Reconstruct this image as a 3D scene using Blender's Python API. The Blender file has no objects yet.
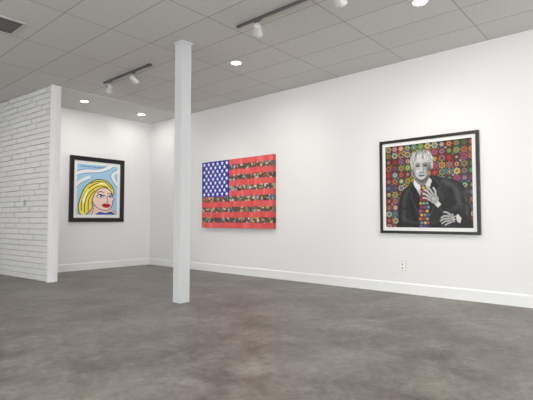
import bpy, bmesh, math, random
import numpy as np
from mathutils import Vector, Matrix

random.seed(7); rng = np.random.RandomState(5)
sc = bpy.context.scene
sc.view_settings.view_transform = 'Standard'
sc.view_settings.look = 'None'
sc.view_settings.exposure = 0.0

# ---------------------------------------------------------------- dimensions
WX, BY, H, CAMH = 6.61, 9.77, 3.66, 1.14
LX, FY, BY2 = -4.0, -4.5, 12.0

# ---------------------------------------------------------------- helpers
def lin(c):
    c = np.asarray(c, float)
    return np.where(c <= .04045, c/12.92, ((c+.055)/1.055)**2.4)

def L(r, g, b):
    v = lin([r/255, g/255, b/255]); return (float(v[0]), float(v[1]), float(v[2]), 1)

def mat(name, col, rough=.5, metal=0, emis=None, es=0, bump=None, spec=.5):
    m = bpy.data.materials.new(name); m.use_nodes = True
    nt = m.node_tree; b = nt.nodes['Principled BSDF']
    b.inputs['Base Color'].default_value = col
    b.inputs['Roughness'].default_value = rough
    b.inputs['Metallic'].default_value = metal
    b.inputs['Specular IOR Level'].default_value = spec
    if emis:
        b.inputs['Emission Color'].default_value = emis
        b.inputs['Emission Strength'].default_value = es
    if bump:
        tc = nt.nodes.new('ShaderNodeTexCoord'); n = nt.nodes.new('ShaderNodeTexNoise')
        n.inputs['Scale'].default_value = bump[0]; n.inputs['Detail'].default_value = 5
        bp = nt.nodes.new('ShaderNodeBump'); bp.inputs['Strength'].default_value = bump[1]
        bp.inputs['Distance'].default_value = bump[2]
        nt.links.new(tc.outputs['Object'], n.inputs['Vector'])
        nt.links.new(n.outputs['Fac'], bp.inputs['Height'])
        nt.links.new(bp.outputs['Normal'], b.inputs['Normal'])
    return m

def obj_from_bm(name, bm, m=None, parent=None, smooth=False):
    bmesh.ops.recalc_face_normals(bm, faces=bm.faces)
    me = bpy.data.meshes.new(name); bm.to_mesh(me); bm.free()
    if smooth:
        for p in me.polygons: p.use_smooth = True
    o = bpy.data.objects.new(name, me); sc.collection.objects.link(o)
    if m:
        for x in (m if isinstance(m, (list, tuple)) else [m]): me.materials.append(x)
    if parent: o.parent = parent
    return o

def add_box(bm, a, b, mi=0):
    x0, y0, z0 = a; x1, y1, z1 = b
    v = [bm.verts.new(p) for p in [(x0,y0,z0),(x1,y0,z0),(x1,y1,z0),(x0,y1,z0),(x0,y0,z1),(x1,y0,z1),(x1,y1,z1),(x0,y1,z1)]]
    for f in [(0,3,2,1),(4,5,6,7),(0,1,5,4),(1,2,6,5),(2,3,7,6),(3,0,4,7)]:
        fc = bm.faces.new([v[i] for i in f]); fc.material_index = mi
    return v

def box(name, a, b, m, parent=None, bevel=0):
    bm = bmesh.new(); add_box(bm, a, b)
    o = obj_from_bm(name, bm, m, parent)
    if bevel:
        md = o.modifiers.new('bev', 'BEVEL'); md.width = bevel; md.segments = 2
    return o

def lathe(name, prof, m, parent=None, seg=32, smooth=True):
    bm = bmesh.new(); rings = []
    for r, z in prof:
        rings.append([bm.verts.new((max(r,1e-5)*math.cos(2*math.pi*i/seg), max(r,1e-5)*math.sin(2*math.pi*i/seg), z)) for i in range(seg)])
    for a, b in zip(rings, rings[1:]):
        for i in range(seg):
            bm.faces.new((a[i], a[(i+1)%seg], b[(i+1)%seg], b[i]))
    bmesh.ops.remove_doubles(bm, verts=bm.verts, dist=2e-5)
    return obj_from_bm(name, bm, m, parent, smooth)

def empty(name, loc=(0,0,0), rotz=0):
    e = bpy.data.objects.new(name, None); e.location = loc; e.rotation_euler = (0,0,rotz)
    e.empty_display_size = .1
    sc.collection.objects.link(e); return e

# ---------------------------------------------------------------- materials
def wall_mat(name, col):
    return mat(name, col, .75, bump=(60, .12, .004), spec=.25)
M_wall = wall_mat('wall_paint', L(238,238,238))
M_trim = mat('trim_paint', L(243,244,244), .4)
M_post = mat('post_paint', L(212,215,216), .45)
M_brick = mat('painted_brick', L(232,232,232), .6, bump=(22, .6, .02))
M_mortar = mat('painted_mortar', L(190,191,192), .8)
M_black = mat('black_frame', L(12,12,13), .35)
M_matb = mat('mat_board', L(240,240,238), .8)
M_plate = mat('plate_plastic', L(252,252,250), .3)
M_dark = mat('slot_dark', L(35,35,35), .6)
M_metal = mat('track_metal', L(105,105,107), .4, .5)
M_head = mat('lamp_body', L(214,214,214), .3, .15)
M_stem = mat('lamp_stem', L(110,110,112), .35, .4)
M_glow = mat('lamp_glow', (1,1,1,1), .5, emis=(1,.97,.92,1), es=12)
M_glow2 = mat('lamp_bulb', (1,1,1,1), .5, emis=(1,.97,.92,1), es=10)

# floor: polished, mottled concrete
M_floor = bpy.data.materials.new('concrete_floor'); M_floor.use_nodes = True
nt = M_floor.node_tree; b = nt.nodes['Principled BSDF']
tc = nt.nodes.new('ShaderNodeTexCoord')
def noise(scale, detail, rough=.6, dist=0):
    n = nt.nodes.new('ShaderNodeTexNoise'); n.inputs['Scale'].default_value = scale
    n.inputs['Detail'].default_value = detail; n.inputs['Roughness'].default_value = rough
    n.inputs['Distortion'].default_value = dist
    nt.links.new(tc.outputs['Object'], n.inputs['Vector']); return n
def ramp(src, stops):
    r = nt.nodes.new('ShaderNodeValToRGB'); e = r.color_ramp.elements
    e[0].position, e[0].color = stops[0]; e[1].position, e[1].color = stops[1]
    for p, c in stops[2:]:
        k = e.new(p); k.color = c
    nt.links.new(src, r.inputs['Fac']); return r
def mixc(a, b_, fac, mode='MIX'):
    m = nt.nodes.new('ShaderNodeMix'); m.data_type = 'RGBA'; m.blend_type = mode
    m.inputs[0].default_value = fac
    nt.links.new(a, m.inputs[6]); nt.links.new(b_, m.inputs[7]); return m
n1 = noise(1.1, 5, .6, .6); n2 = noise(2.8, 9, .74, .4); n3 = noise(45, 6, .7); n4 = noise(11, 8, .75, .2)
r1 = ramp(n1.outputs['Fac'], [(.38, L(90,84,76)), (.62, L(138,134,127))])
r2 = ramp(n2.outputs['Fac'], [(.38, L(80,74,66)), (.62, L(148,144,137))])
r3 = ramp(n3.outputs['Fac'], [(.3, (.8,.8,.8,1)), (.7, (1.15,1.15,1.15,1))])
r4 = ramp(n4.outputs['Fac'], [(.34, (.70,.69,.67,1)), (.64, (1.24,1.24,1.23,1))])
m1 = mixc(r1.outputs['Color'], r2.outputs['Color'], .55)
m2 = mixc(m1.outputs[2], r3.outputs['Color'], .7, 'MULTIPLY')
m3 = mixc(m2.outputs[2], r4.outputs['Color'], .85, 'MULTIPLY')
nt.links.new(m3.outputs[2], b.inputs['Base Color'])
rr = ramp(n2.outputs['Fac'], [(.3, (.32,.32,.32,1)), (.7, (.52,.52,.52,1))])
nt.links.new(rr.outputs['Color'], b.inputs['Roughness'])
bp = nt.nodes.new('ShaderNodeBump'); bp.inputs['Strength'].default_value = .12; bp.inputs['Distance'].default_value = .01
nt.links.new(n3.outputs['Fac'], bp.inputs['Height']); nt.links.new(bp.outputs['Normal'], b.inputs['Normal'])
b.inputs['Specular IOR Level'].default_value = .42

# ceiling: acoustic tiles
M_ceil = bpy.data.materials.new('ceiling_tiles'); M_ceil.use_nodes = True
nt = M_ceil.node_tree; b = nt.nodes['Principled BSDF']; tc = nt.nodes.new('ShaderNodeTexCoord')
bt = nt.nodes.new('ShaderNodeTexBrick'); bt.offset = 0; bt.squash = 1
bt.inputs['Scale'].default_value = 1; bt.inputs['Brick Width'].default_value = .61
bt.inputs['Row Height'].default_value = 1.22; bt.inputs['Mortar Size'].default_value = .007
bt.inputs['Mortar Smooth'].default_value = .3
bt.inputs['Color1'].default_value = L(218,216,213); bt.inputs['Color2'].default_value = L(212,210,207)
bt.inputs['Mortar'].default_value = L(160,158,155)
mp = nt.nodes.new('ShaderNodeMapping'); mp.inputs['Location'].default_value = (.1, .8, 0)
nt.links.new(tc.outputs['Object'], mp.inputs['Vector']); nt.links.new(mp.outputs['Vector'], bt.inputs['Vector'])
n = noise(30, 8, .75); r = ramp(n.outputs['Fac'], [(.35, (.88,.88,.88,1)), (.6, (1,1,1,1))])
mm = mixc(bt.outputs['Color'], r.outputs['Color'], .8, 'MULTIPLY')
nt.links.new(mm.outputs[2], b.inputs['Base Color']); b.inputs['Roughness'].default_value = .9
bp = nt.nodes.new('ShaderNodeBump'); bp.inputs['Strength'].default_value = .3; bp.inputs['Distance'].default_value = .01
nt.links.new(n.outputs['Fac'], bp.inputs['Height']); nt.links.new(bp.outputs['Normal'], b.inputs['Normal'])
M_ceil2 = mat('alcove_ceiling_paint', L(218,217,215), .85, bump=(40,.2,.005))

# ---------------------------------------------------------------- shell
box('floor', (LX-.2, FY-.2, -.1), (WX+.2, BY2+.2, 0), M_floor)
bm = bmesh.new()
add_box(bm, (LX-.2, FY-.2, H), (WX+.2, BY2+.2, H+.15), 0)
o = obj_from_bm('ceiling', bm, M_ceil)
box('ceiling_alcove', (3.64, 8.36, H-.012), (WX, BY, H), M_ceil2)
box('wall_right', (WX, FY-.2, 0), (WX+.15, BY2+.2, H), M_wall)
box('wall_back', (3.62, BY, 0), (WX, BY+.15, H), M_wall)
box('wall_far', (LX-.2, BY2, 0), (3.7, BY2+.15, H), M_wall)

def window_wall(name, axis, pos, lo, hi, openings, th=.15):
    """wall along an axis with window openings (a,b,z0,z1)"""
    bm = bmesh.new()
    def seg(a, b_, z0, z1):
        if b_-a < 1e-4 or z1-z0 < 1e-4: return
        if axis == 'y': add_box(bm, (pos-th, a, z0), (pos, b_, z1))
        else: add_box(bm, (a, pos-th, z0), (b_, pos, z1))
    cur = lo
    for a, b_, z0, z1 in openings:
        seg(cur, a, 0, H); seg(a, b_, 0, z0); seg(a, b_, z1, H); cur = b_
    seg(cur, hi, 0, H)
    obj_from_bm(name, bm, M_wall)
    for i, (a, b_, z0, z1) in enumerate(openings):
        bm = bmesh.new(); t = .05
        def fr(a1, b1, c, d):
            if axis == 'y': add_box(bm, (pos-.1, a1, c), (pos-.04, b1, d))
            else: add_box(bm, (a1, pos-.1, c), (b1, pos-.04, d))
        fr(a, b_, z0, z0+t); fr(a, b_, z1-t, z1); fr(a, a+t, z0+t, z1-t); fr(b_-t, b_, z0+t, z1-t)
        mid = (a+b_)/2; fr(mid-t/2, mid+t/2, z0+t, z1-t)
        obj_from_bm('window_%d' % (i+1 if axis == 'y' else i+5), bm, M_metal)
window_wall('wall_left', 'y', LX, FY, BY2, [(-4.0,-.4,.1,3.2), (0,3.6,.1,3.2), (4.0,7.6,.1,3.2)])
window_wall('wall_front', 'x', FY, LX, WX, [(-3.6,-.4,.1,3.2), (0,3.0,.1,3.2), (3.4,6.3,.1,3.2)])

# baseboards with eased top
def baseboard(name, p0, p1, nrm, hgt=.165, th=.02):
    p0 = Vector(p0); p1 = Vector(p1); nrm = Vector(nrm)
    prof = [(0,0),(th,0),(th,hgt-.02),(th*.75,hgt-.008),(th*.4,hgt),(0,hgt)]
    bm = bmesh.new(); rs = []
    for p in (p0, p1):
        rs.append([bm.verts.new((p.x+nrm.x*a, p.y+nrm.y*a, b_)) for a, b_ in prof])
    k = len(prof)
    for i in range(k): bm.faces.new((rs[0][i], rs[0][(i+1)%k], rs[1][(i+1)%k], rs[1][i]))
    bm.faces.new(rs[0]); bm.faces.new(rs[1][::-1])
    return obj_from_bm(name, bm, M_trim)
baseboard('baseboard_right', (WX, FY, 0), (WX, BY, 0), (-1,0,0))
baseboard('baseboard_back', (3.66, BY, 0), (WX-.02, BY, 0), (0,-1,0))

# ---------------------------------------------------------------- painted brick wall
P0 = Vector((3.48, 8.32, 0)); ang = math.radians(94.6)
Lw = 3.69
bw = empty('wall_brick', P0, ang)      # local +x runs away along the wall, local +y faces the gallery (-X)
bm = bmesh.new(); add_box(bm, (0.01,-.14,0), (Lw,-.022,H)); obj_from_bm('core', bm, M_mortar, bw)
bm = bmesh.new(); ch = H/34; bl = .40; g = .014
for r_ in range(34):
    x = -(bl/2 if r_ % 2 else 0)
    while x < Lw:
        a = max(x, .02); b_ = min(x+bl-g, Lw)
        if b_-a > .04:
            j = random.uniform(-.008,.008)
            vs = add_box(bm, (a, -.022, r_*ch+g/2), (b_, .004+j, (r_+1)*ch-g/2))
            for v in vs:
                if v.co.y > -.01:
                    v.co.y += random.uniform(-.004,.004); v.co.z += random.uniform(-.002,.002)
        x += bl
o = obj_from_bm('bricks', bm, M_brick, bw)
md = o.modifiers.new('bev','BEVEL'); md.width = .006; md.segments = 2
# end cap trim board
box('trim_end', (-.028,-.155,0), (.016,.03,H-.005), M_trim, bw, .004)
box('trim_stop', (-.04,-.10,0), (-.028,-.03,H-.01), M_trim, bw, .002)
# small switch on the brick
sw = empty('light_switch', P0 + Matrix.Rotation(ang,3,'Z') @ Vector((.95,.016,1.48)), ang)
box('plate', (-.035,0,-.057), (.035,.008,.057), mat('switch_gray', L(170,172,172), .4), sw, .002)
box('toggle', (-.006,.008,-.012), (.006,.018,.012), M_plate, sw, .001)

# ---------------------------------------------------------------- support post
pst = empty('support_post', (3.87, 4.95, 0))
s = .082
box('shaft', (-s,-s,0), (s,s,H-.03), M_post, pst, .006)
box('cap_plate', (-s-.012,-s-.012,H-.03), (s+.012,s+.012,H), M_post, pst, .003)
box('corner_bead', (-s-.004,-s-.004,0), (-s+.03,-s+.03,H-.03), M_post, pst, .003)

# ---------------------------------------------------------------- recessed lights, plus added unseen fill
def recessed(x, y, z=H, power=20):
    e = empty('recessed_ceiling_light', (x, y, z))
    lathe('trim_ring', [(.074,.0),(.074,-.003),(.082,-.010),(.094,-.008),(.100,-.001),(.100,0)], M_trim, e)
    lathe('lens', [(0,-.004),(.075,-.004),(.075,-.001),(0,-.001)], M_glow, e)
    ld = bpy.data.lights.new('downlight', 'AREA'); ld.shape = 'DISK'; ld.size = .14; ld.energy = power
    ld.color = (1,.96,.91)
    lo = bpy.data.objects.new('downlight', ld); sc.collection.objects.link(lo); lo.parent = e; lo.location = (0,0,-.014)
for x, y in [(4.92,1.94),(4.92,4.94),(4.89,-1.2),(1.0,-1.2),(1.0,2.0),(-2.2,-1.2),(-2.2,2.0),(-2.2,5.2),(1.2,8.8)]:  # the ones out of view are added fill lights to brighten the room
    recessed(x, y)
recessed(4.40, 8.95, H-.012, 7); recessed(5.85, 9.05, H-.012, 7)

# ---------------------------------------------------------------- track lights
def track(x, y0, y1, heads):
    e = empty('track_light', (x, 0, H))
    bm = bmesh.new(); add_box(bm, (-.018,y0,-.028), (.018,y1,0)); add_box(bm, (-.026,y0-.03,-.034), (.026,y0+.09,0))
    add_box(bm, (-.02,y1-.02,-.031), (.02,y1+.012,0))
    o = obj_from_bm('rail', bm, M_metal, e); md = o.modifiers.new('b','BEVEL'); md.width = .003
    for i, (y, tgt, pw) in enumerate(heads):
        box('adapter_%d' % i, (-.016,y-.05,-.05), (.016,y+.05,-.028), M_stem, e, .004)
        st = lathe('stem_%d' % i, [(0,-.105),(.008,-.105),(.008,-.05),(0,-.05)], M_stem, e, 12); st.location = (0,y,0)
        piv = Vector((0, y, -.145))
        d = (Vector(tgt) - (Vector((x,0,H))+piv)).normalized()
        q = d.to_track_quat('-Z','Y')
        h = lathe('lamp_can_%d' % i, [(0,.075),(.026,.073),(.042,.062),(.048,.04),(.050,-.02),(.064,-.06),(.066,-.085),(.060,-.085),(.056,-.06),(0,-.055)], M_head, e)
        h.rotation_mode = 'QUATERNION'; h.rotation_quaternion = q; h.location = piv
        gl = lathe('bulb_%d' % i, [(0,-.062),(.035,-.064),(.055,-.072),(.036,-.088),(0,-.094)], M_glow2, e)
        gl.rotation_mode = 'QUATERNION'; gl.rotation_quaternion = q; gl.location = piv
        bm = bmesh.new()
        add_box(bm, (-.058,-.008,0),(-.053,.008,.055)); add_box(bm, (.053,-.008,0),(.058,.008,.055)); add_box(bm, (-.058,-.008,.05),(.058,.008,.055))
        yk = obj_from_bm('yoke_%d' % i, bm, M_stem, e); yk.location = piv + Vector((0,0,-.01))
        ld = bpy.data.lights.new('spot', 'SPOT'); ld.energy = pw; ld.spot_size = math.radians(60); ld.spot_blend = 1; ld.shadow_soft_size = .04
        ld.color = (1,.96,.9)
        lo = bpy.data.objects.new('spot_%d' % i, ld); sc.collection.objects.link(lo); lo.parent = e
        lo.location = piv + d*.11; lo.rotation_mode = 'QUATERNION'; lo.rotation_quaternion = q
track(4.04, 6.03, 7.46, [(7.28,(4.9,BY,1.9),60),(6.5,(WX,6.9,1.8),55)])
track(3.98, 2.60, 3.96, [(3.62,(6.6,5.6,1.8),60),(2.45,(6.6,2.5,1.8),55)])

# ---------------------------------------------------------------- air vent
v = empty('air_vent', (1.90, 6.22, H))
bm = bmesh.new(); W2 = .26
for a, b_ in [((-W2,-W2),(W2,-W2+.03)),((-W2,W2-.03),(W2,W2)),((-W2,-W2+.03),(-W2+.03,W2-.03)),((W2-.03,-W2+.03),(W2,W2-.03))]:
    add_box(bm, (a[0],a[1],-.012), (b_[0],b_[1],0))
obj_from_bm('vent_frame', bm, mat('vent_paint', L(200,198,195), .5), v)
box('duct', (-W2+.03,-W2+.03,-.003), (W2-.03,W2-.03,-.0005), M_dark, v)
bm = bmesh.new()
for i in range(7):
    y = -W2+.055+i*.062
    vs = [bm.verts.new(p) for p in [(-W2+.03,y,-.003),(W2-.03,y,-.003),(W2-.03,y+.018,-.010),(-W2+.03,y+.018,-.010)]]
    bm.faces.new(vs)
o = obj_from_bm('louvres', bm, mat('louvre_paint', L(125,125,123), .5), v); md = o.modifiers.new('s','SOLIDIFY'); md.thickness = .002

# ---------------------------------------------------------------- outlet
ot = empty('electrical_outlet', (WX, 2.94, .42), -math.pi/2)
box('plate_painted_shadow', (-.046,-.003,-.072), (.046,0,.072), mat('plate_shadow_gray', L(150,150,148), .6), ot)  # gray rim around the plate: its contact shadow painted in as colour
box('plate', (-.042,-.014,-.068), (.042,-.003,.068), M_plate, ot, .003)
M_rec = mat('receptacle_face', L(205,205,203), .4)
for k, zz in enumerate((.028,-.028)):
    bm = bmesh.new(); bmesh.ops.create_cone(bm, cap_ends=True, segments=20, radius1=.02, radius2=.02, depth=.004, matrix=Matrix.Translation((0,-.015,zz)) @ Matrix.Rotation(math.pi/2,4,'X'))
    obj_from_bm('receptacle_%d' % k, bm, M_rec, ot)
    for sx in (-.007,.007):
        box('slot', (sx-.0015,-.0185,zz-.004), (sx+.0015,-.0168,zz+.006), M_dark, ot)

# ---------------------------------------------------------------- painted canvases (colour-attribute artwork)
class Art:
    def __init__(s, lw, lh, nx):
        s.lw, s.lh = lw, lh; s.nx = nx; s.ny = int(round(nx*lh/lw))
        s.X, s.Y = np.meshgrid(np.linspace(0,lw,s.nx), np.linspace(0,lh,s.ny))
        s.img = np.ones((s.ny, s.nx, 3))
    def put(s, mask, c, a=1.0):
        c = np.asarray(c, float)
        if c.ndim == 1: c = c/255.0
        m = (mask*a)[..., None] if mask.dtype != bool else (mask.astype(float)*a)[..., None]
        s.img = s.img*(1-m) + c*m
    def curve(s, pts, k=8, closed=True):
        P = [np.array(p, float) for p in pts]; n = len(P); out = []
        rngi = range(n) if closed else range(n-1)
        for i in rngi:
            if closed: p0,p1,p2,p3 = P[i-1],P[i],P[(i+1)%n],P[(i+2)%n]
            else: p0,p1,p2,p3 = P[max(i-1,0)],P[i],P[i+1],P[min(i+2,n-1)]
            for t in np.arange(k)/k:
                out.append(.5*((2*p1)+(-p0+p2)*t+(2*p0-5*p1+4*p2-p3)*t*t+(-p0+3*p1-3*p2+p3)*t**3))
        if not closed: out.append(P[-1])
        return np.array(out)
    def inside(s, pts):
        ins = np.zeros(s.X.shape, bool); n = len(pts)
        for i in range(n):
            x0,y0 = pts[i]; x1,y1 = pts[(i+1)%n]
            if y0 == y1: continue
            c = ((s.Y < y0) != (s.Y < y1))
            ins ^= c & (s.X < (x1-x0)*(s.Y-y0)/(y1-y0)+x0)
        return ins
    def poly(s, pts, c, smooth=True, a=1.0):
        q = s.curve(pts) if smooth else np.array(pts, float)
        m = s.inside(q); s.put(m, c, a); return m
    def dist(s, q):
        d = np.full(s.X.shape, 1e9)
        for (x0,y0),(x1,y1) in zip(q[:-1], q[1:]):
            dx, dy = x1-x0, y1-y0; l2 = dx*dx+dy*dy+1e-12
            t = np.clip(((s.X-x0)*dx+(s.Y-y0)*dy)/l2, 0, 1)
            d = np.minimum(d, np.hypot(s.X-x0-t*dx, s.Y-y0-t*dy))
        return d
    def line(s, pts, w, c, smooth=True, a=1.0, closed=False, mask=None):
        q = s.curve(pts, 6, closed) if smooth else np.array(pts, float)
        if closed: q = np.vstack([q, q[:1]])
        px = s.lw/s.nx
        m = np.clip((w/2 - s.dist(q))/px + .5, 0, 1)
        if mask is not None: m = m*mask
        s.put(m, c, a)
    def fold(s, q, w, v, a, mask):
        m = np.exp(-(s.dist(s.curve(q, 6, False))/(w*.5))**2)*mask
        s.put(m, (v,v,v+2), a)
    def ell(s, cx, cy, rx, ry, c, a=1.0, soft=None, rot=0, mask=None):
        ca, sa = math.cos(rot), math.sin(rot)
        dx, dy = s.X-cx, s.Y-cy
        r = np.hypot((dx*ca+dy*sa)/rx, (-dx*sa+dy*ca)/ry)
        m = np.clip((1-r)/(soft or .06), 0, 1)
        if mask is not None: m = m*mask
        s.put(m, c, a)
    def blur(s, mask, it=1):
        for _ in range(it):
            p = np.pad(s.img, ((1,1),(1,1),(0,0)), 'edge')
            b = (p[:-2,1:-1]+p[2:,1:-1]+p[1:-1,:-2]+p[1:-1,2:]+2*p[1:-1,1:-1])/6
            s.img = s.img*(1-mask[...,None]) + b*mask[...,None]
    def mesh(s, name, w, h, y, parent, rough=.5):
        """flat picture sheet, centred, facing local -Y"""
        xs = np.linspace(-w/2, w/2, s.nx); zs = np.linspace(h/2, -h/2, s.ny)
        XX, ZZ = np.meshgrid(xs, zs)
        co = np.stack([XX.ravel(), np.full(XX.size, y), ZZ.ravel()], 1)
        idx = np.arange(s.nx*s.ny).reshape(s.ny, s.nx)
        f = np.stack([idx[1:,:-1], idx[1:,1:], idx[:-1,1:], idx[:-1,:-1]], -1).reshape(-1,4)
        me = bpy.data.meshes.new(name); me.from_pydata(co.tolist(), [], f.tolist())
        at = me.color_attributes.new('paint', 'FLOAT_COLOR', 'POINT')
        c4 = np.ones((XX.size, 4), np.float32); c4[:, :3] = lin(np.clip(s.img.reshape(-1,3),0,1))
        at.data.foreach_set('color', c4.ravel())
        m = bpy.data.materials.new(name+'_ink'); m.use_nodes = True; nt = m.node_tree
        ca = nt.nodes.new('ShaderNodeVertexColor'); ca.layer_name = 'paint'
        nt.links.new(ca.outputs['Color'], nt.nodes['Principled BSDF'].inputs['Base Color'])
        nt.nodes['Principled BSDF'].inputs['Roughness'].default_value = rough
        nt.nodes['Principled BSDF'].inputs['Specular IOR Level'].default_value = .3
        me.materials.append(m)
        o = bpy.data.objects.new(name, me); sc.collection.objects.link(o); o.parent = parent
        return o

def frame(name, w, h, fw, d0, d1, m, parent, inner_d=None):
    """mitred frame ring, front at local y=-d1, back at -d0"""
    bm = bmesh.new()
    def ring(w_, h_, y): return [bm.verts.new((sx*w_/2, -y, sz*h_/2)) for sx, sz in ((-1,-1),(1,-1),(1,1),(-1,1))]
    inn = d1 if inner_d is None else inner_d
    rs = [ring(w,h,d0), ring(w,h,d1-.003), ring(w-.006,h-.006,d1), ring(w-2*fw+.006,h-2*fw+.006,inn), ring(w-2*fw,h-2*fw,inn-.003), ring(w-2*fw,h-2*fw,d0)]
    for k in range(len(rs)):
        a, b_ = rs[k], rs[(k+1)%len(rs)]
        for i in range(4): bm.faces.new((a[i],a[(i+1)%4],b_[(i+1)%4],b_[i]))
    return obj_from_bm(name, bm, m, parent)

# ======== 1. comic-style woman (back wall)
A = Art(80, 100, 220)
A.put(np.ones(A.X.shape,bool), (150,200,230))
dots = ((np.mod(A.X+1.2*(np.floor(A.Y/2.4)%2),2.4)-1.2)**2+(np.mod(A.Y,2.4)-1.2)**2) < .55
A.put(dots, (214,232,244), .6)
# pale sweeping bands and a line of lettering at the top
for q in ([(-2,20),(16,14),(40,12),(60,4),(70,-2)],[(82,8),(70,18),(76,34),(84,40)],[(-2,44),(8,34),(22,26)]):
    A.line(q, 7, (236,240,244)); 
for q in ([(-2,24),(16,18),(42,15),(62,8),(74,-2)],[(-2,16),(14,10),(38,8),(56,2)],[(82,4),(66,17),(72,34),(84,44)],[(-2,48),(8,38),(24,29)]):
    A.line(q, .8, (40,60,120))
x = 6
while x < 50:
    w_ = rng.uniform(2,5); A.put((A.X>x)&(A.X<x+w_)&(abs(A.Y-4.5-.0*x)<1), (50,60,120), .7); x += w_+1.6
A.poly([(28,102),(33,84),(50,86),(64,84),(74,92),(80,102)], (246,212,200)); A.line([(33,86),(30,96),(26,101)], .9, (20,20,25)); A.line([(62,86),(72,92),(80,99)], .9, (20,20,25))
A.poly([(36,103),(44,95),(56,97),(68,94),(76,103)], (60,90,180)); A.line([(36,102),(44,95),(56,97),(68,94),(75,101)], .9, (20,20,25))
face = [(28,62),(33,48),(44,40),(57,41),(65,48),(68,57),(70,63),(74,69),(70,72),(71,76),(68,84),(60,91),(48,90),(37,84),(30,74)]
fm = A.poly(face, (250,226,216))
dots = ((np.mod(A.X+.9*(np.floor(A.Y/1.8)%2),1.8)-.9)**2+(np.mod(A.Y,1.8)-.9)**2) < .35
A.put(dots & fm, (240,165,155), .5); A.line(face, 1.1, (20,20,25), closed=True)
hair = [(6,98),(3,84),(7,66),(13,50),(24,37),(40,29),(56,31),(68,40),(73,52),(71,60),(65,50),(55,45),(44,47),(36,54),(31,64),(29,76),(30,86),(22,96),(14,101)]
hm = A.poly(hair, (246,226,90)); A.line(hair, 1.5, (18,18,22), closed=True)
for q in ([(9,92),(9,76),(15,58),(26,44),(42,36),(58,38)],[(15,96),(15,80),(20,62),(30,50),(44,42),(60,44)],[(22,92),(22,76),(26,62),(34,52)],[(26,38),(40,33),(56,35),(68,46)]):
    A.line(q, 1.4, (25,22,20), mask=hm.astype(float))
A.poly([(10,74),(14,60),(22,48),(18,62),(14,78)], (255,250,200)); A.poly([(34,40),(48,35),(60,38),(48,38)], (255,250,200))
A.line([(39,57),(45,53),(52,55)], 1.4, (60,40,15)); A.line([(60,56),(65,57),(67,60)], 1.2, (60,40,15))
A.poly([(39,63),(45,59.5),(52,62),(46,66)], (250,250,250)); A.ell(46.5,62.5,2.5,2.6,(50,110,190)); A.ell(46.5,62.5,1.2,1.2,(10,10,10))
A.line([(38,63.5),(44,59),(52,61.5),(54,60.5)], 1.8, (10,10,10)); A.line([(40,65),(46,66.5),(52,63)], .7, (10,10,10))
A.poly([(60,64),(64,61.5),(67.5,64),(64,66.5)], (250,250,250)); A.ell(64.5,64,1.6,1.9,(50,110,190)); A.line([(59.5,63.5),(63.5,61),(68,63.5)], 1.5, (10,10,10))
A.line([(57.5,64),(61,71),(58,74),(61,75)], .9, (20,20,20))
A.poly([(49,80.5),(55,77.3),(58.5,78.5),(62,77.6),(66,80.5),(61,85),(54,85)], (216,26,38)); A.line([(49,80.5),(57,81.2),(66,80.5)], .9, (20,10,10))
A.line([(49,80.5),(55,77.3),(58.5,78.5),(62,77.6),(66,80.5),(61,85),(54,85)], .6, (20,10,10), closed=True)
e = empty('framed_comic_artwork', (5.157, BY, 1.845))
FW, FH = 1.335, 1.50
frame('black_frame', FW, FH, .095, 0, .06, M_black, e, .045)
box('mat_board', (-FW/2+.09,-.02,-FH/2+.09), (FW/2-.09,-.004,FH/2-.09), M_matb, e)
A.mesh('print', FW-.19-.15, FH-.19-.15, -.0225, e, .4)

# ======== 2. collage flag
A = Art(220, 147, 330)
A.put(np.ones(A.X.shape,bool), (100,84,72))
pal = [(60,52,50),(90,74,66),(240,232,214),(222,180,70),(80,140,90),(60,110,180),(190,80,70),(220,130,80),(150,130,110),(236,216,100),(110,170,190),(36,32,34),(215,190,170),(130,90,140),(205,185,155),(230,225,215)]
for _ in range(1100):
    x, y = rng.uniform(-4,220), rng.uniform(-3,147); w_, h_ = rng.uniform(2,8), rng.uniform(2,6)
    A.put((A.X>x)&(A.X<x+w_)&(A.Y>y)&(A.Y<y+h_), pal[rng.randint(len(pal))], .85)
for _ in range(500):
    A.ell(rng.uniform(0,220), rng.uniform(0,147), rng.uniform(.6,2.4), rng.uniform(.6,2.4), pal[rng.randint(len(pal))], .9, .2)
sh = 147/13
for i in range(0, 13, 2):
    wob = .5*np.sin(A.X/9+i*2.1)+.35*np.sin(A.X/3.7+i)
    m = (A.Y > i*sh-.3+wob) & (A.Y < (i+1)*sh+.3+wob*.6)
    A.put(m, (240,98,98), .93)          # collage ghosts faintly through the glaze
    for _ in range(26):
        x = rng.uniform(0,215); A.put(m & (A.X>x) & (A.X<x+rng.uniform(2,12)), [(226,78,84),(248,124,122),(214,88,84)][rng.randint(3)], .5)
cw = 92
A.put((A.X < cw) & (A.Y < 7*sh), (24,50,170), .95)
for _ in range(120):
    A.ell(rng.uniform(0,cw-4), rng.uniform(0,7*sh-3), rng.uniform(1,3), rng.uniform(1,3), (16,32,120), .6, .3)
def star(cx, cy, R, c):
    p = [(cx+(R if k%2==0 else R*.48)*math.sin(k*math.pi/5), cy-(R if k%2==0 else R*.48)*math.cos(k*math.pi/5)) for k in range(10)]
    A.poly(p, c, False)
for r_ in range(9):
    for c_ in range(6 if r_ % 2 == 0 else 5):
        star(8+c_*15.2+(7.6 if r_ % 2 else 0), 6+r_*8.4, 5.1, (246,246,248))
e = empty('flag_painting', (WX, 6.569, 1.698), -math.pi/2)
w_, h_ = 2.098, 1.46
A.mesh('canvas', w_, h_, -.0905, e, .35)
bm = bmesh.new()
add_box(bm, (-w_/2,-.09,-h_/2), (w_/2,-.002,h_/2), 0)
obj_from_bm('stretcher', bm, mat('edge_canvas', L(95,85,80), .6), e)
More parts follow.
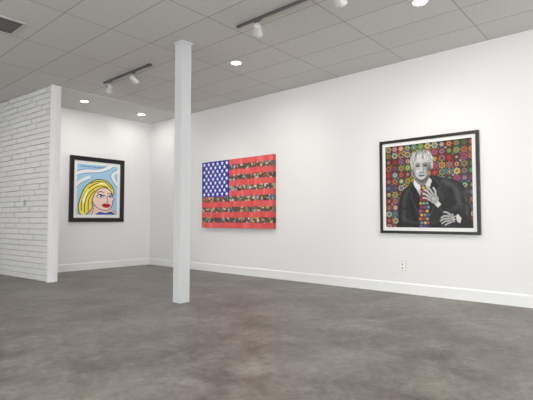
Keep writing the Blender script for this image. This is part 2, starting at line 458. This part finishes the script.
# collage and stripes wrap round the visible edge
cols = [(186,70,72),(104,90,78),(50,46,44),(160,136,96),(74,92,104)]
ems = [mat('edge_%d' % i, L(*c), .5) for i, c in enumerate(cols)]
bm = bmesh.new()
for i in range(13):
    z1 = h_/2 - i*h_/13; z0 = z1 - h_/13
    add_box(bm, (w_/2,-.09,z0), (w_/2+.002,-.002,z1), 0 if i % 2 == 0 else 1+(i//2) % 4)
    add_box(bm, (-w_/2-.002,-.09,z0), (-w_/2,-.002,z1), 0 if i % 2 == 0 else 1+(i//2+1) % 4)
obj_from_bm('wrapped_edge', bm, ems, e)

# ======== 3. framed portrait with flower-dot ground
A = Art(100, 100, 320)
A.put(np.ones(A.X.shape,bool), (34,32,30))
fp = [(176,44,48),(212,172,60),(60,122,74),(48,92,148),(204,110,50),(180,82,122),(124,166,88),(86,150,160),(120,56,112),(208,196,160),(140,54,40),(92,66,48),(160,130,60)]
step = 100/12.5
for r_ in range(13):
    for c_ in range(13):
        x, y = (c_+.5)*step, (r_+.5)*step
        c1 = fp[rng.randint(len(fp))]; c2 = fp[rng.randint(len(fp))]; c3 = fp[rng.randint(len(fp))]
        dx, dy = A.X-x, A.Y-y; R = np.hypot(dx,dy); th = np.arctan2(dy,dx)
        A.put(R < 3.7+.35*np.cos(6*th+r_), c1, .92); A.put(R < 2.3+.3*np.cos(6*th), c2, .9); A.put(R < 1.1, c3)
        A.put(np.hypot(dx-step/2,dy-step/2) < 1.4, c3, .8)
A.put(np.ones(A.X.shape,bool), (20,18,20), .14)
jk = [(35,45),(27,51),(20,57),(17,68),(15,80),(16,92),(19,101),(96,101),(98,88),(97,74),(94,60),(89,50),(80,45),(68,42),(56,39),(50,44)]
jm = A.poly(jk, (30,30,32)).astype(float)
for q, w2, v_, a_ in [([(27,56),(23,70),(23,92)],5,86,.5),([(70,46),(82,56),(86,72)],8,96,.55),([(92,60),(94,74),(93,94)],3.5,92,.5),([(60,46),(66,60),(70,70)],4,66,.45),
                   ([(32,58),(33,78),(38,98)],5,10,.85),([(76,56),(77,68),(66,84)],5,8,.85),([(50,93),(62,95),(80,99)],4,62,.45),([(19,86),(30,93),(44,95)],3,84,.45),([(86,80),(76,90),(58,99)],4,8,.85),
                   ([(18,74),(24,78),(28,76)],2,12,.8),([(88,66),(92,72),(96,73)],2,12,.8),([(68,88),(76,78),(88,78)],4,74,.45)]:
    A.fold(q, w2, v_, a_, jm)
for k in range(-8, 40):
    A.line([(k*3.1+4,40),(k*3.1,101)], .3, (100,100,102), False, .2, mask=jm)
A.poly([(37,42),(51,40),(55,50),(51,64),(47,72),(42,62),(36,50)], (178,178,176), False)
A.poly([(36,43),(41,48),(45,52),(40,56),(34,49)], (218,218,216), False); A.poly([(52,40),(57,45),(52,55),(46,51)], (206,206,204), False)
tm = A.poly([(43,50),(49,50),(51,60),(54,80),(52,98),(46,101),(41,98),(40,80),(43,60)], (60,34,60), False)
for r_ in range(11):
    for c_ in range(3):
        A.ell(42.5+c_*4+(r_%2)*1.5, 53+r_*4.6, 1.9, 1.9, fp[rng.randint(len(fp))], .95, .2, mask=tm.astype(float))
A.poly([(34,46),(29,56),(33,60),(31,63),(41,84),(42,70),(38,56)], (20,20,22), False); A.line([(34,46),(29,56),(33,60),(31,63),(41,84)], .5, (100,100,102), False)
A.poly([(57,41),(66,52),(62,57),(64,60),(54,86),(53,70),(55,54)], (18,18,20), False); A.line([(57,41),(66,52),(62,57),(64,60),(54,86)], .5, (100,100,102), False)
A.poly([(37,36),(52,35),(53,42),(48,50),(43,50),(37,44)], (120,120,120)); A.poly([(38,40),(52,39),(50,45),(44,47)], (66,66,66), a=.6)
hd = [(34,24),(36,17),(43,14),(51,16),(54.5,23),(54,31),(52,37),(48,42),(44.5,43.5),(40.5,42),(36.5,37),(34.5,31)]
fm = A.poly(hd, (192,190,188)).astype(float)
A.ell(54,32,7,12,(50,50,50),.75,.9,mask=fm); A.ell(35,34,3.8,10,(90,90,90),.7,.9,mask=fm); A.ell(43,19,7,4,(216,216,216),.6,.9,mask=fm)
A.ell(40,33,3.2,2.6,(218,218,218),.7,.9,mask=fm); A.ell(48.8,33,2.4,2.6,(184,184,184),.5,.9,mask=fm); A.ell(45,41,3,1.6,(200,200,200),.5,.9,mask=fm)
A.ell(42,36.5,1.5,3,(120,120,120),.35,.9,mask=fm); A.ell(47.2,36.5,1.5,3,(110,110,110),.35,.9,mask=fm)
A.ell(55,29.5,1.4,3,(110,110,110)); A.ell(33.9,30,1.1,2.8,(130,130,130))
for ex in (40.2, 48.8):
    A.ell(ex,26.6,3.4,2.4,(70,70,70),.85,.9); A.ell(ex,27.6,1.8,.85,(190,190,190),1,.5); A.ell(ex,27.5,.95,.9,(18,18,18),1,.4)
    A.line([(ex-2.2,27.3),(ex,26.4),(ex+2.2,27.3)], .8, (16,16,16)); A.line([(ex-2.7,25),(ex,23.9),(ex+2.7,25)], 1.0, (60,60,60), a=.8)
    A.line([(ex-1.7,29.8),(ex,30.5),(ex+1.7,29.8)], .5, (110,110,110), a=.7)
A.line([(46,26),(46.7,31),(47.3,33.6)], 1.0, (110,110,110), a=.8); A.line([(43,34.2),(44.6,35.2),(46.6,34.4)], .9, (45,45,45)); A.ell(44.4,31.8,.9,2,(228,228,228),.7,.9)
A.line([(41.4,38.7),(44.5,38.3),(47.8,38.6)], 1.0, (35,35,35)); A.ell(44.6,39.6,2.4,.8,(116,102,102),.8,.6)
figm = ((fm > 0) | (jm > 0)).astype(float)*(1-tm.astype(float))
A.blur(figm, 2)
hr = [(33.4,31),(31,22),(32.5,14),(38,9.5),(45,8),(52,9.5),(57,15),(58.5,23),(57,32),(54.8,25),(53,19.5),(47,19.5),(42,17.5),(38,20.5),(35.5,24)]
A.poly(hr, (182,180,176)); hm = A.inside(A.curve(hr)).astype(float)
A.ell(45,9.5,10,4,(100,96,92),.6,.9,mask=hm)
for _ in range(150):
    t = rng.uniform(0,1); a0 = math.pi*(1.0+1.0*t); rr_ = rng.uniform(7,12.5); x0 = 44.8+rr_*math.cos(a0); y0 = 21+rr_*math.sin(a0)
    l_ = rng.uniform(3,7); dx = .9*(x0-44.5)/9; v_ = rng.choice([80,140,200,240,250,60])
    A.line([(x0,y0),(x0+dx*l_*.6,y0+l_*.5),(x0+dx*l_*.8,y0+l_)], .4, (v_,v_,v_), a=.75, mask=np.clip(hm+.25,0,1))
for x0 in np.linspace(36,53.5,14):
    v_ = rng.choice([225,170,240,120])
    A.line([(x0+rng.uniform(-1,1),13),(x0+rng.uniform(-1,1),17),(x0+rng.uniform(-1.5,1.5),20+rng.uniform(-1,1.5))], .5, (v_,v_,v_), a=.9)
A.blur(hm, 1)
# hand resting on the chest: sleeve, cuff, back of hand, four fingers and thumb
A.poly([(63,72),(76,62),(84,71),(69,86)], (22,22,24), False); A.line([(63,72),(69,86)], .5, (90,90,92), False)
A.poly([(61.5,67),(66.5,73),(62.5,77),(57.5,71)], (208,208,206), False)
A.poly([(54.5,59.5),(60,60.5),(64,67),(60.5,72),(55.5,71),(52.5,65.5)], (160,160,158))
for q, w2 in [([(54.5,68.5),(50,65.5),(46.2,65)],1.9),([(54.5,65.5),(50,61.5),(46,60)],2.1),([(55.5,63),(51.5,58),(47.5,55.5)],2.1),([(57.5,61.5),(54.5,56),(51,53)],2.0),([(60.5,63),(60,57.5),(58,53.8)],2.2)]:
    A.line(q, w2+.7, (42,42,42)); A.line(q, w2, (184,184,181)); x, y = q[-1]; A.ell(x, y, .7, .7, (220,220,220), 1, .3)
A.ell(58,66,3.2,3.2,(194,194,192),.8,.9)
# lower hand with wristwatch
A.poly([(92,84),(98,94),(94,101),(84,97),(84,88)], (24,24,26), False)
A.poly([(84,84),(88,89),(86.5,95),(82.5,92.5),(81.5,87.5)], (210,210,208), False)
A.poly([(73,85.5),(79,84),(83,87),(82,92.5),(77,94),(73,92)], (160,160,158))
for q, w2 in [([(75,87),(70,86.5),(66.5,88.5)],2.0),([(75,89.5),(69,90),(65.5,92)],2.0),([(75.5,92),(70.5,92.7),(67,95)],1.9),([(77,93.5),(73,95.2),(70.5,97)],1.8),([(76.5,85.5),(72.5,82.5),(69.5,82)],2.0)]:
    A.line(q, w2+.7, (40,40,40)); A.line(q, w2, (176,176,174))
A.line([(80.5,84.5),(82.2,93)], 1.9, (20,20,22), False); A.ell(81.3,88.6,2,2.3,(212,204,180),1,.15); A.ell(81.3,88.6,1.2,1.5,(60,60,66),1,.2)
hb = ((A.X>50)&(A.X<90)&(A.Y>50)&(jm>0)&(~tm)).astype(float); A.blur(hb, 1)
A.img += (rng.rand(*A.X.shape)[...,None]-.5)*.05*figm[...,None]
e = empty('framed_portrait', (WX, 2.538, 1.668), -math.pi/2)
FW, FH = 1.505, 1.475
frame('black_frame', FW, FH, .042, 0, .05, M_black, e)
box('mat_board', (-FW/2+.036,-.025,-FH/2+.036), (FW/2-.036,-.004,FH/2-.036), M_matb, e)
A.mesh('print', FW-.19, FH-.19, -.0275, e, .35)

# ---------------------------------------------------------------- world (daylight through the shopfront)
w = bpy.data.worlds.new('daylight'); sc.world = w; w.use_nodes = True
bg = w.node_tree.nodes['Background']; bg.inputs['Color'].default_value = (.98,.99,1,1); bg.inputs['Strength'].default_value = 4.1

# ---------------------------------------------------------------- camera
cd = bpy.data.cameras.new('camera'); cam = bpy.data.objects.new('camera', cd); sc.collection.objects.link(cam)
cd.sensor_width = 36; cd.lens = 440/533*36; cd.clip_start = .05
yaw = math.radians(48.9); p = math.radians(2.6)
cam.location = (0,0,CAMH)
cam.rotation_euler = Vector((math.sin(yaw)*math.cos(p), math.cos(yaw)*math.cos(p), math.sin(p))).to_track_quat('-Z','Y').to_euler()
sc.camera = cam
